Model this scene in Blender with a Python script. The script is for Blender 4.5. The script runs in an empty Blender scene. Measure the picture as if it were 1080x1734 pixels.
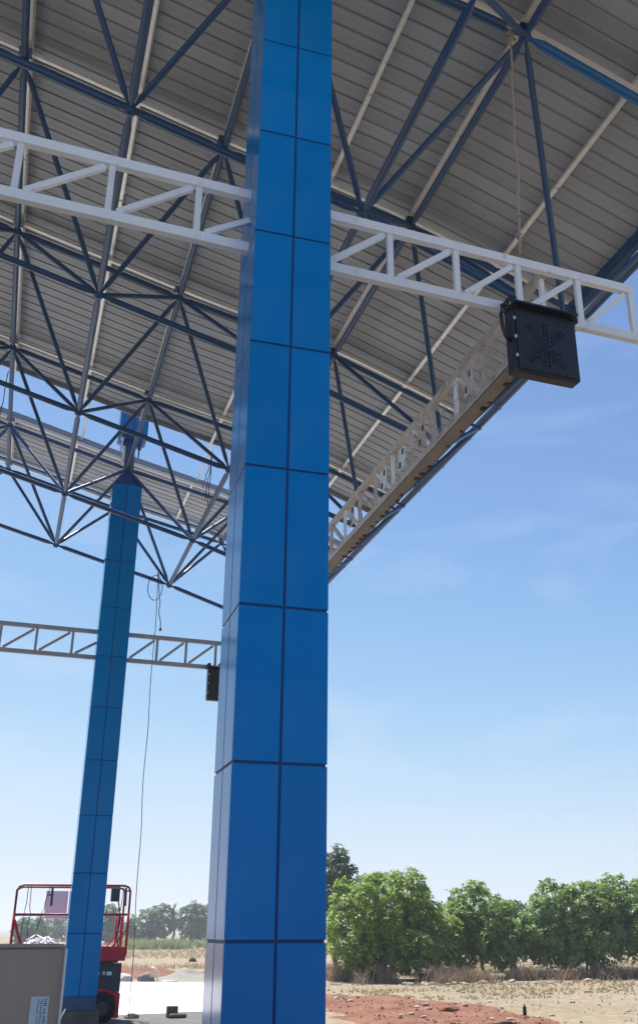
import bpy, bmesh, math, random
from mathutils import Vector, Matrix, noise
random.seed(7)
R = math.radians
sc = bpy.context.scene
col = sc.collection

# ------------------------------------------------------------------ camera
F, PITCH, ROLL, YAW, PX, PY, HC = 1668.68, 0.4107, 0.0023, 0.3063, 50.13, -20.94, 1.95
cam = bpy.data.cameras.new('camera')
co = bpy.data.objects.new('camera', cam)
col.objects.link(co)
rh = Vector((math.cos(YAW), -math.sin(YAW), 0)); fh = Vector((math.sin(YAW), math.cos(YAW), 0)); zh = Vector((0, 0, 1))
fw = fh * math.cos(PITCH) + zh * math.sin(PITCH)
vh = -fh * math.sin(PITCH) + zh * math.cos(PITCH)
ax = rh * math.cos(ROLL) - vh * math.sin(ROLL)
ay = rh * math.sin(ROLL) + vh * math.cos(ROLL)
az = -fw
co.matrix_world = Matrix(((ax.x, ay.x, az.x, 0), (ax.y, ay.y, az.y, 0), (ax.z, ay.z, az.z, HC), (0, 0, 0, 1)))
cam.sensor_fit = 'VERTICAL'
cam.sensor_height = 36.0
cam.lens = 36.0 * F / 1734
cam.shift_x = -PX / 1734
cam.shift_y = PY / 1734
cam.clip_start = 0.05
cam.clip_end = 8000
sc.camera = co

# ------------------------------------------------------------------ sky, sun, exposure
SUN = Vector((-0.20, 0.54, 1.0)).normalized()
elev = math.asin(SUN.z)
az_cw = math.atan2(SUN.x, SUN.y)
w = bpy.data.worlds.new('World'); sc.world = w; w.use_nodes = True
nt = w.node_tree; nt.nodes.clear()
sky = nt.nodes.new('ShaderNodeTexSky'); sky.sky_type = 'NISHITA'; sky.sun_disc = False
sky.sun_elevation = elev; sky.sun_rotation = az_cw
sky.air_density = 1.0; sky.dust_density = 0.35; sky.ozone_density = 3.0; sky.altitude = 400
bg = nt.nodes.new('ShaderNodeBackground'); bg.inputs['Strength'].default_value = 0.052
out = nt.nodes.new('ShaderNodeOutputWorld')
# thin wisps of cirrus, laid on the sky by direction
tc = nt.nodes.new('ShaderNodeTexCoord')
mp = nt.nodes.new('ShaderNodeMapping'); mp.inputs['Scale'].default_value = (2.2, 2.2, 9.0)
mp.inputs['Rotation'].default_value = (R(8), R(-10), R(20))
n1 = nt.nodes.new('ShaderNodeTexNoise'); n1.inputs['Scale'].default_value = 1.6; n1.inputs['Detail'].default_value = 7; n1.inputs['Roughness'].default_value = 0.55; n1.inputs['Distortion'].default_value = 0.6
cr = nt.nodes.new('ShaderNodeValToRGB'); cr.color_ramp.elements[0].position = 0.47; cr.color_ramp.elements[1].position = 0.80
mul = nt.nodes.new('ShaderNodeMath'); mul.operation = 'MULTIPLY'; mul.inputs[1].default_value = 0.19
mx = nt.nodes.new('ShaderNodeMix'); mx.data_type = 'RGBA'
mx.inputs[7].default_value = (8.5, 9.3, 10.2, 1)
L = nt.links.new
L(tc.outputs['Generated'], mp.inputs['Vector']); L(mp.outputs[0], n1.inputs['Vector']); L(n1.outputs['Fac'], cr.inputs[0])
L(cr.outputs[0], mul.inputs[0]); L(mul.outputs[0], mx.inputs[0]); L(sky.outputs[0], mx.inputs[6]); tint = nt.nodes.new('ShaderNodeMix'); tint.data_type = 'RGBA'; tint.blend_type = 'MULTIPLY'; tint.inputs[0].default_value = 1.0; tint.inputs[7].default_value = (0.94, 0.965, 0.98, 1)
L(mx.outputs[2], tint.inputs[6]); 
# soften the bright end so that the milky horizon does not burn out
sc1 = nt.nodes.new('ShaderNodeVectorMath'); sc1.operation = 'SCALE'; sc1.inputs['Scale'].default_value = 0.1
crv = nt.nodes.new('ShaderNodeRGBCurve')
for ci, pts in ((0, ((.25, .235), (.36, .345), (.525, .43), (.70, .50), (1, .56))), (1, ((.25, .24), (.36, .35), (.525, .46), (.70, .52), (1, .58))), (2, ((.25, .25), (.45, .45), (.5625, .54), (.75, .605), (1, .65)))):
    cu = crv.mapping.curves[ci]
    for q in pts[:-1]: cu.points.new(*q)
    cu.points[-1].location = pts[-1]
crv.mapping.update()
sc2 = nt.nodes.new('ShaderNodeVectorMath'); sc2.operation = 'SCALE'; sc2.inputs['Scale'].default_value = 10.0
L(tint.outputs[2], sc1.inputs[0]); L(sc1.outputs[0], crv.inputs['Color']); L(crv.outputs[0], sc2.inputs[0]); L(sc2.outputs[0], bg.inputs['Color']); L(bg.outputs[0], out.inputs[0])
sl = bpy.data.lights.new('sun', 'SUN'); sl.energy = 3.1; sl.angle = R(0.53); sl.color = (1.0, 0.96, 0.9)
so = bpy.data.objects.new('sun', sl); col.objects.link(so)
so.rotation_euler = SUN.to_track_quat('Z', 'Y').to_euler(); so.location = (10, 5, 60)
sc.view_settings.view_transform = 'Standard'
try: sc.view_settings.look = 'None'
except Exception: pass
sc.view_settings.exposure = 1.62
sc.view_settings.gamma = 1.0
sc.view_settings.use_curve_mapping = False
sc.render.engine = 'CYCLES'
sc.cycles.max_bounces = 10
sc.cycles.diffuse_bounces = 6
sc.cycles.transparent_max_bounces = 12
sc.cycles.use_denoising = True

# ------------------------------------------------------------------ materials
def mat(name, base, rough=0.6, metal=0.0, var=0.0, scale=3.0, col2=None, bump=0.0, bscale=30.0, spec=0.5, coat=0.0, trans=0.0, island=None, detail=5, stretch=None, ior=1.5, orand=0.0, speck=None):
    m = bpy.data.materials.new(name); m.use_nodes = True
    t = m.node_tree; b = t.nodes['Principled BSDF']
    b.inputs['Roughness'].default_value = rough; b.inputs['Metallic'].default_value = metal
    b.inputs['Specular IOR Level'].default_value = spec; b.inputs['Coat Weight'].default_value = coat; b.inputs['Coat Roughness'].default_value = 0.06
    b.inputs['IOR'].default_value = ior
    c = (*base, 1)
    tc = t.nodes.new('ShaderNodeTexCoord'); src = tc.outputs['Object']
    if stretch:
        mp = t.nodes.new('ShaderNodeMapping'); mp.inputs['Scale'].default_value = stretch
        t.links.new(src, mp.inputs[0]); src = mp.outputs[0]
    colout = None
    if col2 is not None:
        n = t.nodes.new('ShaderNodeTexNoise'); n.inputs['Scale'].default_value = scale; n.inputs['Detail'].default_value = detail; n.inputs['Roughness'].default_value = 0.6
        t.links.new(src, n.inputs['Vector'])
        r = t.nodes.new('ShaderNodeValToRGB'); r.color_ramp.elements[0].position = 0.5 - 0.5 * (1 - var) if var else 0.35; r.color_ramp.elements[1].position = 0.68
        r.color_ramp.elements[0].color = c; r.color_ramp.elements[1].color = (*col2, 1)
        t.links.new(n.outputs['Fac'], r.inputs[0]); colout = r.outputs[0]
    if island is not None:
        g = t.nodes.new('ShaderNodeNewGeometry'); r2 = t.nodes.new('ShaderNodeValToRGB')
        els = r2.color_ramp.elements
        els[0].color = (*island[0], 1); els[1].color = (*island[-1], 1)
        for k, cc in enumerate(island[1:-1]):
            e = els.new((k + 1) / (len(island) - 1)); e.color = (*cc, 1)
        t.links.new(g.outputs['Random Per Island'], r2.inputs[0]); colout = r2.outputs[0]
    if speck is not None:
        sc_, thr, sw, amt, scol = speck
        n3 = t.nodes.new('ShaderNodeTexNoise'); n3.inputs['Scale'].default_value = sc_; n3.inputs['Detail'].default_value = 8; n3.inputs['Roughness'].default_value = 0.65
        t.links.new(src, n3.inputs['Vector'])
        mr = t.nodes.new('ShaderNodeMapRange'); mr.inputs[1].default_value = thr; mr.inputs[2].default_value = thr + sw; mr.inputs[4].default_value = amt
        t.links.new(n3.outputs['Fac'], mr.inputs[0])
        mq = t.nodes.new('ShaderNodeMix'); mq.data_type = 'RGBA'; mq.inputs[7].default_value = (*scol, 1)
        t.links.new(mr.outputs[0], mq.inputs[0])
        if colout is not None: t.links.new(colout, mq.inputs[6])
        else: mq.inputs[6].default_value = c
        colout = mq.outputs[2]
    if orand > 0:
        oi = t.nodes.new('ShaderNodeObjectInfo'); m2 = t.nodes.new('ShaderNodeMapRange'); m2.inputs[3].default_value = 1 - orand; m2.inputs[4].default_value = 1 + orand
        t.links.new(oi.outputs['Random'], m2.inputs[0])
        hs = t.nodes.new('ShaderNodeHueSaturation'); t.links.new(m2.outputs[0], hs.inputs['Value'])
        if colout is not None: t.links.new(colout, hs.inputs['Color'])
        else: hs.inputs['Color'].default_value = c
        colout = hs.outputs[0]
    if colout is not None: t.links.new(colout, b.inputs['Base Color'])
    else: b.inputs['Base Color'].default_value = c
    if bump > 0:
        n2 = t.nodes.new('ShaderNodeTexNoise'); n2.inputs['Scale'].default_value = bscale; n2.inputs['Detail'].default_value = 6
        t.links.new(src, n2.inputs['Vector'])
        bp = t.nodes.new('ShaderNodeBump'); bp.inputs['Strength'].default_value = bump; bp.inputs['Distance'].default_value = 0.05
        t.links.new(n2.outputs['Fac'], bp.inputs['Height']); t.links.new(bp.outputs[0], b.inputs['Normal'])
    if trans > 0:
        tr = t.nodes.new('ShaderNodeBsdfTranslucent'); ms = t.nodes.new('ShaderNodeMixShader'); ms.inputs[0].default_value = trans
        if colout is not None: t.links.new(colout, tr.inputs[0])
        else: tr.inputs[0].default_value = c
        o = t.nodes['Material Output']
        t.links.new(b.outputs[0], ms.inputs[1]); t.links.new(tr.outputs[0], ms.inputs[2]); t.links.new(ms.outputs[0], o.inputs[0])
    return m
M = {}
M['blue'] = mat('blue_cladding', (0.001, 0.205, 0.57), 0.12, 0, 0, 1.2, (0.0015, 0.215, 0.60), spec=0.16, bump=0.014, bscale=1.0, orand=0.05, speck=(1.3, .5, .35, .10, (0.25, 0.27, 0.30)))
M['joint'] = mat('joint_sealant', (0.004, 0.045, 0.19), 0.6)
M['navy'] = mat('navy_steel', (0.018, 0.064, 0.17), 0.38, 0, 0, 6, (0.026, 0.084, 0.21), spec=0.5)
M['navy2'] = mat('blue_steel', (0.012, 0.12, 0.34), 0.38, 0, 0, 6, (0.016, 0.14, 0.40), spec=0.5)
M['white'] = mat('white_painted_steel', (0.74, 0.80, 0.88), 0.4, 0, 0, 5, (0.80, 0.86, 0.93), bump=0.05, orand=.05, speck=(7.0, .60, .12, .55, (0.36, 0.27, 0.21)))
M['dusty'] = mat('dusty_painted_steel', (0.60, 0.59, 0.58), 0.6, 0, 0, 4, (0.48, 0.42, 0.38), bump=0.08, speck=(6.0, .55, .15, .6, (0.25, 0.16, 0.11)))
M['truss_shaded'] = mat('shaded_white_steel', (0.30, 0.33, 0.40), 0.45, 0, 0, 5, (0.36, 0.39, 0.46), bump=0.05)  # darker copy of the white paint: the far trusses' shade is in the colour
M['galv'] = mat('galvanised_steel', (0.74, 0.75, 0.75), 0.35, 0.25, 0, 9, (0.84, 0.84, 0.84))
M['sheet'] = mat('roof_sheet_underside', (0.32, 0.355, 0.415), 0.5, 0.15, 0.8, 0.5, (0.26, 0.285, 0.335), orand=0.11, speck=(1.2, .52, .2, .35, (0.22, 0.21, 0.20)), bump=0.03, bscale=4, stretch=(0.15, 1, 1))
M['tray'] = mat('cable_tray_metal', (0.27, 0.245, 0.24), 0.6, 0.1, 0, 2.5, (0.20, 0.175, 0.165), bump=0.06, speck=(3.0, .5, .2, .6, (0.20, 0.12, 0.09)))
M['slot'] = mat('dark_slot', (0.03, 0.028, 0.026), 0.8)
M['black'] = mat('black_plastic', (0.012, 0.014, 0.022), 0.45, 0, 0, 12, (0.02, 0.022, 0.032), bump=0.03)
M['led'] = mat('unlit_lamp_lens', (0.022, 0.03, 0.045), 0.15, spec=0.7)
M['bolt'] = mat('zinc_bolt', (0.7, 0.72, 0.74), 0.3, 0.6)
M['card'] = mat('cardboard', (0.50, 0.395, 0.315), 0.85, 0, 0, 1.6, (0.40, 0.31, 0.245), bump=0.06, bscale=60, stretch=(1, 1, 0.35))
M['paper'] = mat('paper_label', (0.62, 0.70, 0.74), 0.7, 0, 0, 20, (0.55, 0.63, 0.68))
M['ink'] = mat('dark_print', (0.10, 0.14, 0.18), 0.8)
M['guard'] = mat('white_foam', (0.75, 0.75, 0.74), 0.7)
M['red'] = mat('red_paint', (0.56, 0.016, 0.030), 0.4, 0, 0, 6, (0.46, 0.014, 0.026))
M['rail'] = mat('dark_rail_paint', (0.22, 0.02, 0.03), 0.45)
M['grey'] = mat('dark_grey_steel', (0.035, 0.037, 0.045), 0.5, 0, 0, 8, (0.06, 0.06, 0.065), bump=0.05)
M['rubber'] = mat('black_rubber', (0.014, 0.014, 0.015), 0.85, bump=0.2, bscale=40)
M['board'] = mat('pale_lilac_board', (0.74, 0.68, 0.72), 0.6, 0, 0, 3, (0.68, 0.62, 0.67))
M['pvc'] = mat('white_pvc', (0.82, 0.82, 0.82), 0.4)
M['rope'] = mat('tan_rope', (0.42, 0.34, 0.30), 0.9, bump=0.3, bscale=200)
M['cord'] = mat('dark_cord', (0.10, 0.08, 0.085), 0.9)
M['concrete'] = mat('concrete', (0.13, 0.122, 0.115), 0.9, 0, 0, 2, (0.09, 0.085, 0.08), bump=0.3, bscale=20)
M['slab'] = mat('white_concrete', (0.80, 0.79, 0.76), 0.85, 0, 0, 0.6, (0.70, 0.68, 0.65), bump=0.1, bscale=8, speck=(.5, .56, .16, .55, (0.34, 0.31, 0.28)))
M['soil'] = mat('red_soil', (0.15, 0.052, 0.025), 0.95, 0, 0, 1.1, (0.215, 0.10, 0.058), bump=0.9, bscale=6)
M['gravel'] = mat('grey_gravel', (0.30, 0.28, 0.245), 0.95, 0, 0, 20, (0.20, 0.19, 0.165), bump=0.9, bscale=18)
M['stone'] = mat('pale_stone', (0.42, 0.36, 0.31), 0.9, 0, 0, 8, (0.33, 0.26, 0.21), bump=0.4, bscale=20)
M['sack'] = mat('grey_sack', (0.28, 0.26, 0.24), 0.85, 0, 0, 8, (0.20, 0.19, 0.18), bump=0.3)
M['wsack'] = mat('white_sack', (0.72, 0.71, 0.69), 0.8, 0, 0, 6, (0.58, 0.55, 0.53), bump=0.3)
M['bark'] = mat('bark', (0.09, 0.06, 0.045), 0.95, 0, 0, 8, (0.15, 0.11, 0.08), bump=0.6, bscale=25)
M['leaf'] = mat('broad_green_leaves', (0.05, 0.1, 0.02), 0.48, island=[(0.095, 0.18, 0.03), (0.20, 0.31, 0.06), (0.29, 0.40, 0.10), (0.14, 0.23, 0.045)], trans=0.5, spec=0.5)
M['leaf_yellow'] = mat('yellow_green_leaves', (0.05, 0.1, 0.02), 0.48, island=[(0.11, 0.19, 0.025), (0.22, 0.33, 0.045), (0.33, 0.44, 0.07), (0.14, 0.23, 0.035)], trans=0.5, spec=0.5)
M['leaf_far'] = mat('far_leaves', (0.05, 0.1, 0.02), 0.6, island=[(0.07, 0.125, 0.045), (0.11, 0.18, 0.06), (0.15, 0.22, 0.085)], trans=0.35)
M['leaf_dark'] = mat('dull_dark_leaves', (0.05, 0.1, 0.02), 0.6, island=[(0.06, 0.10, 0.045), (0.095, 0.145, 0.065), (0.13, 0.18, 0.09)], trans=0.35)
M['brush'] = mat('dry_brush', (0.3, 0.2, 0.15), 0.9, island=[(0.16, 0.10, 0.075), (0.30, 0.22, 0.15), (0.40, 0.32, 0.21), (0.22, 0.15, 0.12)], trans=0.15)
M['weeds'] = mat('green_weeds', (0.2, 0.25, 0.1), 0.8, island=[(0.16, 0.20, 0.07), (0.24, 0.27, 0.12), (0.30, 0.30, 0.15)], trans=0.3)
M['grass'] = mat('dry_grass', (0.4, 0.32, 0.18), 0.9, island=[(0.40, 0.31, 0.17), (0.52, 0.43, 0.26), (0.34, 0.30, 0.14), (0.46, 0.36, 0.22)], trans=0.2)

def ground_mat():
    m = bpy.data.materials.new('dry_earth'); m.use_nodes = True; t = m.node_tree; b = t.nodes['Principled BSDF']
    b.inputs['Roughness'].default_value = 0.95; b.inputs['Specular IOR Level'].default_value = 0.2
    tc = t.nodes.new('ShaderNodeTexCoord')
    def nz(s, d, ro=0.6):
        n = t.nodes.new('ShaderNodeTexNoise'); n.inputs['Scale'].default_value = s; n.inputs['Detail'].default_value = d; n.inputs['Roughness'].default_value = ro
        t.links.new(tc.outputs['Object'], n.inputs['Vector']); return n
    a = nz(0.09, 6); r = t.nodes.new('ShaderNodeValToRGB')
    e = r.color_ramp.elements; e[0].position = 0.36; e[0].color = (0.30, 0.24, 0.18, 1); e[1].position = 0.62; e[1].color = (0.27, 0.235, 0.155, 1)
    x = e.new(0.48); x.color = (0.325, 0.265, 0.20, 1)
    t.links.new(a.outputs['Fac'], r.inputs[0])
    c = nz(2.5, 8, 0.7); r2 = t.nodes.new('ShaderNodeValToRGB'); r2.color_ramp.elements[0].position = 0.42; r2.color_ramp.elements[1].position = 0.66
    r2.color_ramp.elements[0].color = (0.72, 0.68, 0.62, 1); r2.color_ramp.elements[1].color = (1.1, 1.08, 1.05, 1)
    t.links.new(c.outputs['Fac'], r2.inputs[0])
    mm = t.nodes.new('ShaderNodeMix'); mm.data_type = 'RGBA'; mm.blend_type = 'MULTIPLY'; mm.inputs[0].default_value = 1
    t.links.new(r.outputs[0], mm.inputs[6]); t.links.new(r2.outputs[0], mm.inputs[7]); t.links.new(mm.outputs[2], b.inputs['Base Color'])
    bp = t.nodes.new('ShaderNodeBump'); bp.inputs['Strength'].default_value = 0.8; bp.inputs['Distance'].default_value = 0.06
    d = nz(3.0, 8, 0.7); t.links.new(d.outputs['Fac'], bp.inputs['Height']); t.links.new(bp.outputs[0], b.inputs['Normal'])
    return m
M['ground'] = ground_mat()

def film_mat():
    m = bpy.data.materials.new('dusty_plastic_film'); m.use_nodes = True; t = m.node_tree; b = t.nodes['Principled BSDF']; o = t.nodes['Material Output']
    b.inputs['Base Color'].default_value = (0.50, 0.45, 0.40, 1); b.inputs['Roughness'].default_value = 0.4
    tr = t.nodes.new('ShaderNodeBsdfTransparent'); ms = t.nodes.new('ShaderNodeMixShader')
    tc = t.nodes.new('ShaderNodeTexCoord'); n = t.nodes.new('ShaderNodeTexNoise'); n.inputs['Scale'].default_value = 3; n.inputs['Detail'].default_value = 5
    r = t.nodes.new('ShaderNodeMapRange'); r.inputs[1].default_value = 0.3; r.inputs[2].default_value = 0.7; r.inputs[3].default_value = 0.10; r.inputs[4].default_value = 0.62
    t.links.new(tc.outputs['Object'], n.inputs['Vector']); t.links.new(n.outputs['Fac'], r.inputs[0]); t.links.new(r.outputs[0], ms.inputs[0])
    t.links.new(tr.outputs[0], ms.inputs[1]); t.links.new(b.outputs[0], ms.inputs[2]); t.links.new(ms.outputs[0], o.inputs[0])
    return m
M['film'] = film_mat()

# ------------------------------------------------------------------ helpers
def mesh(name, verts, faces, m, smooth=False):
    me = bpy.data.meshes.new(name); me.from_pydata([tuple(v) for v in verts], [], faces); me.update()
    if m is not None: me.materials.append(m)
    if smooth: me.polygons.foreach_set('use_smooth', [True] * len(me.polygons))
    return me
def tag(o, label=None, cat=None, group=None, kind=None):
    if label: o['label'] = label
    if cat: o['category'] = cat
    if group: o['group'] = group
    if kind: o['kind'] = kind
    return o
WM = {}
def empty(name, loc, label, cat, group=None, rz=0.0):
    o = bpy.data.objects.new(name, None); col.objects.link(o); o.empty_display_size = 0.2
    WM[o.name] = Matrix.Translation(Vector(loc)) @ Matrix.Rotation(rz, 4, 'Z')
    o.matrix_local = WM[o.name]
    return tag(o, label, cat, group)
def put(name, me, parent=None, mw=None):
    """links one object whose world matrix is mw (parents are never scaled)"""
    o = bpy.data.objects.new(name, me); col.objects.link(o)
    mw = mw if mw is not None else Matrix.Identity(4)
    if parent is not None:
        o.parent = parent
        o.matrix_local = WM[parent.name].inverted() @ mw
    else: o.matrix_local = mw
    WM[o.name] = mw.copy()
    return o
class MB:
    def __init__(s): s.v = []; s.f = []
    def add(s, vs, fs):
        n = len(s.v); s.v += [Vector(v) for v in vs]; s.f += [tuple(i + n for i in f) for f in fs]; return s
    def box(s, c, d, mat3=None, ch=0.0):
        hx, hy, hz = d[0] / 2, d[1] / 2, d[2] / 2
        if ch <= 0:
            vs = [Vector((x * hx, y * hy, z * hz)) for z in (-1, 1) for y in (-1, 1) for x in (-1, 1)]
            fs = [(0, 2, 3, 1), (4, 5, 7, 6), (0, 1, 5, 4), (2, 6, 7, 3), (0, 4, 6, 2), (1, 3, 7, 5)]
        else:
            vs = []; fs = []
            for z, k in ((-hz, ch), (-hz + ch, 0), (hz - ch, 0), (hz, ch)):
                vs += [Vector((-hx + k, -hy + k, z)), Vector((hx - k, -hy + k, z)), Vector((hx - k, hy - k, z)), Vector((-hx + k, hy - k, z))]
            fs = [(3, 2, 1, 0), (12, 13, 14, 15)]
            for l in range(3):
                for q in range(4):
                    a, b = l * 4 + q, l * 4 + (q + 1) % 4; fs.append((a, b, b + 4, a + 4))
        c = Vector(c)
        return s.add([((mat3 @ v) if mat3 else v) + c for v in vs], fs)
    def bar(s, a, b, wy, hz, up=(0, 0, 1)):
        a, b = Vector(a), Vector(b); d = b - a; l = d.length; x = d / l
        y = Vector(up).cross(x).normalized(); z = x.cross(y)
        m3 = Matrix((x, y, z)).transposed()
        return s.box((a + b) / 2, (l, wy, hz), m3)
    def tube(s, pts, r, n=6, cap=True):
        pts = [Vector(p) for p in pts]; rs = r if isinstance(r, (list, tuple)) else [r] * len(pts)
        up = Vector((0.13, 0.21, 1)).normalized(); rings = []
        for i, p in enumerate(pts):
            t = (pts[min(i + 1, len(pts) - 1)] - pts[max(i - 1, 0)]).normalized()
            if abs(t.dot(up)) > 0.95: u = Vector((1, 0.1, 0))
            else: u = up
            x = t.cross(u).normalized(); y = t.cross(x)
            rings.append([p + (x * math.cos(k * 2 * math.pi / n) + y * math.sin(k * 2 * math.pi / n)) * rs[i] for k in range(n)])
        vs = [v for q in rings for v in q]; fs = []
        for i in range(len(pts) - 1):
            for k in range(n):
                a = i * n + k; b = i * n + (k + 1) % n; fs.append((a, b, b + n, a + n))
        if cap: fs.append(tuple(range(n - 1, -1, -1))); fs.append(tuple((len(pts) - 1) * n + k for k in range(n)))
        return s.add(vs, fs)
    def disc(s, c, axis, r, depth, n=16):
        c = Vector(c); axis = Vector(axis).normalized()
        return s.tube([c - axis * depth / 2, c + axis * depth / 2], r, n)
    def mesh(s, name, m, smooth=False): return mesh(name, s.v, s.f, m, smooth)
def part(name, mb, m, parent, smooth=False, kind=None):
    """mb is in world coordinates; origin moves to its centre"""
    lo = Vector([min(v[i] for v in mb.v) for i in range(3)]); hi = Vector([max(v[i] for v in mb.v) for i in range(3)])
    c = (lo + hi) / 2
    o = put(name, mesh(name, [v - c for v in mb.v], mb.f, m, smooth), parent, Matrix.Translation(c))
    if kind: o['kind'] = kind
    return o
def single(name, mb, m, label, cat, group=None, kind=None, smooth=False):
    lo = Vector([min(v[i] for v in mb.v) for i in range(3)]); hi = Vector([max(v[i] for v in mb.v) for i in range(3)])
    c = Vector(((lo.x + hi.x) / 2, (lo.y + hi.y) / 2, lo.z))
    o = put(name, mesh(name, [v - c for v in mb.v], mb.f, m, smooth), None, Matrix.Translation(c))
    return tag(o, label, cat, group, kind)
def rod_mesh(name, m, n=10, taper=True):
    """unit-length rod along Z, radius 1, drawn in at both ends like a space frame tube"""
    prof = [(0, .45), (.035, .5), (.075, 1), (.925, 1), (.965, .5), (1, .45)] if taper else [(0, 1), (1, 1)]
    vs = []; fs = []
    for z, r in prof: vs += [(r * math.cos(2 * math.pi * k / n), r * math.sin(2 * math.pi * k / n), z) for k in range(n)]
    for i in range(len(prof) - 1):
        for k in range(n):
            a = i * n + k; b = i * n + (k + 1) % n; fs.append((a, b, b + n, a + n))
    fs.append(tuple(range(n - 1, -1, -1))); fs.append(tuple((len(prof) - 1) * n + k for k in range(n)))
    me = mesh(name, vs, fs, m); me.polygons.foreach_set('use_smooth', [len(p.vertices) == 4 for p in me.polygons]); return me
def rod(name, me, a, b, r, parent):
    a, b = Vector(a), Vector(b); d = b - a
    mw = Matrix.Translation(a) @ d.to_track_quat('Z', 'Y').to_matrix().to_4x4() @ Matrix.Diagonal((r, r, d.length, 1))
    return put(name, me, parent, mw)
def ball_mesh(name, m, n=8, k=6):
    bm = bmesh.new(); bmesh.ops.create_uvsphere(bm, u_segments=n, v_segments=k, radius=1)
    me = bpy.data.meshes.new(name); bm.to_mesh(me); bm.free(); me.materials.append(m)
    me.polygons.foreach_set('use_smooth', [True] * len(me.polygons)); return me
ROT = 0.0162
def RT(x, y, z):
    """canopy grid coordinates to world (the grid stands a degree off the axes)"""
    x -= 2; y -= 24; c, s = math.cos(ROT), math.sin(ROT)
    return Vector((2 + x * c - y * s, 24 + x * s + y * c, z))
ROTM = Matrix.Translation((2, 24, 0)) @ Matrix.Rotation(ROT, 4, 'Z') @ Matrix.Translation((-2, -24, 0))

# ------------------------------------------------------------------ the setting: ground, road slab, mounds
def sstep(a, b, x):
    t = max(0, min(1, (x - a) / (b - a))); return t * t * (3 - 2 * t)
gv = []; gf = []
rad = [0, 15, 30, 45, 60, 90, 140, 220, 400, 900, 2500, 5000]
ns = 48
gv.append((0, 0, 0))
for i, r in enumerate(rad[1:]):
    for k in range(ns):
        a = 2 * math.pi * k / ns; gv.append((r * math.cos(a), r * math.sin(a), 0))
for k in range(ns): gf.append((0, 1 + k, 1 + (k + 1) % ns))
for i in range(len(rad) - 2):
    for k in range(ns):
        a = 1 + i * ns + k; b = 1 + i * ns + (k + 1) % ns; gf.append((a, a + ns, b + ns, b))
tag(put('ground', mesh('ground', gv, gf, M['ground'])), 'dry tan open ground reaching to the horizon', None, None, 'structure')
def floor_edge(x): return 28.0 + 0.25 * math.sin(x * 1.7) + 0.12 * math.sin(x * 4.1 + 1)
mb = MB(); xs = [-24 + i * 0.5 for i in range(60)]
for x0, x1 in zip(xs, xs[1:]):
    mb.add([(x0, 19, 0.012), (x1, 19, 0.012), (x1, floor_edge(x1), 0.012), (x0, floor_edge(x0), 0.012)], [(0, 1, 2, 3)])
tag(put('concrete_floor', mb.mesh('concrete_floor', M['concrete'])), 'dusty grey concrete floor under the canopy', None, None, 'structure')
mb = MB()
def slab_out(i, n):
    pass
mb.add([(-14, 26.5, 0.004), (7.5, 26.5, 0.004), (7.7, 34, 0.004), (7.35, 41.4, 0.004), (3, 43.2, 0.004), (-14, 45, 0.004)], [(0, 1, 2, 3, 4, 5)])
# two thin lips where the sheets of fresh concrete end
mb.add([(3, 43.2, 0.0), (7.35, 41.4, 0.0), (7.35, 41.55, 0.10), (3, 43.35, 0.10)], [(0, 1, 2, 3)])
tag(put('concrete_road', mb.mesh('concrete_road', M['slab'])), 'bright white concrete road slab beyond the columns', None, None, 'structure')

def mound(name, x0, x1, y0, y1, h, m, label, step=0.25):
    nx = int((x1 - x0) / step); ny = int((y1 - y0) / step); vs = []; fs = []
    for j in range(ny + 1):
        for i in range(nx + 1):
            x = x0 + (x1 - x0) * i / nx; y = y0 + (y1 - y0) * j / ny; vs.append((x, y, h(x, y)))
    for j in range(ny):
        for i in range(nx):
            q = (j * (nx + 1) + i, j * (nx + 1) + i + 1, (j + 1) * (nx + 1) + i + 1, (j + 1) * (nx + 1) + i)
            if max(vs[k][2] for k in q) > -0.03: fs.append(q)
    used = sorted({k for f in fs for k in f}); mp = {k: n for n, k in enumerate(used)}
    return tag(put(name, mesh(name, [vs[k] for k in used], [tuple(mp[k] for k in f) for f in fs], m, True)), label, None, None, 'structure')
EDGE = [(18, 10.6), (22.2, 11.9), (24, 12.5), (26.7, 12.9), (28.9, 12.1), (31.9, 11.3), (33.8, 9.9), (35.2, 7.4)]
def redge(y):
    if y <= EDGE[0][0]: return EDGE[0][1]
    for (a, b), (c, d) in zip(EDGE, EDGE[1:]):
        if a <= y <= c: return b + (d - b) * (y - a) / (c - a)
    return 6.0
def fb(x, y, s, o=4): return noise.fractal(Vector((x * s, y * s, 3.3)), 1.0, 2.0, o)
def h_red(x, y):
    d = min(redge(y) - x, (35.4 - y) * 0.8, x - 7.75, y - 17.0)
    d += fb(x, y, 0.6) * 0.75 + fb(x, y, 2.2) * .25
    return -0.06 + 0.15 * sstep(-0.2, 0.9, d) + (fb(x, y, 1.6) * 0.05 + fb(x + 9, y, 0.45) * 0.05 + fb(x, y + 4, 4.5) * .03) * sstep(0, 1, d)
mound('red_soil', 7.0, 14, 17, 36, h_red, M['soil'], 'red soil spread beside the road on the right', 0.14)
def h_berm(x, y):
    a = 0.42 * math.exp(-((y - 50.5 - 0.3 * (x - 7)) / 2.0) ** 2) * (1 - 0.85 * math.exp(-((x - 8.0) / 0.9) ** 2))
    return -0.05 + a * (0.8 + 0.9 * fb(x, y, 0.5)) * sstep(2.0, 3.4, x) * (1 - sstep(17, 20, x)) + 0.04 * fb(x, y, 1.5) * (1 if a > .06 else 0)
mound('soil_berm', 1.5, 20.5, 44, 57, h_berm, M['soil'], 'low berm of red earth behind the white road slab', 0.3)
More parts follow.
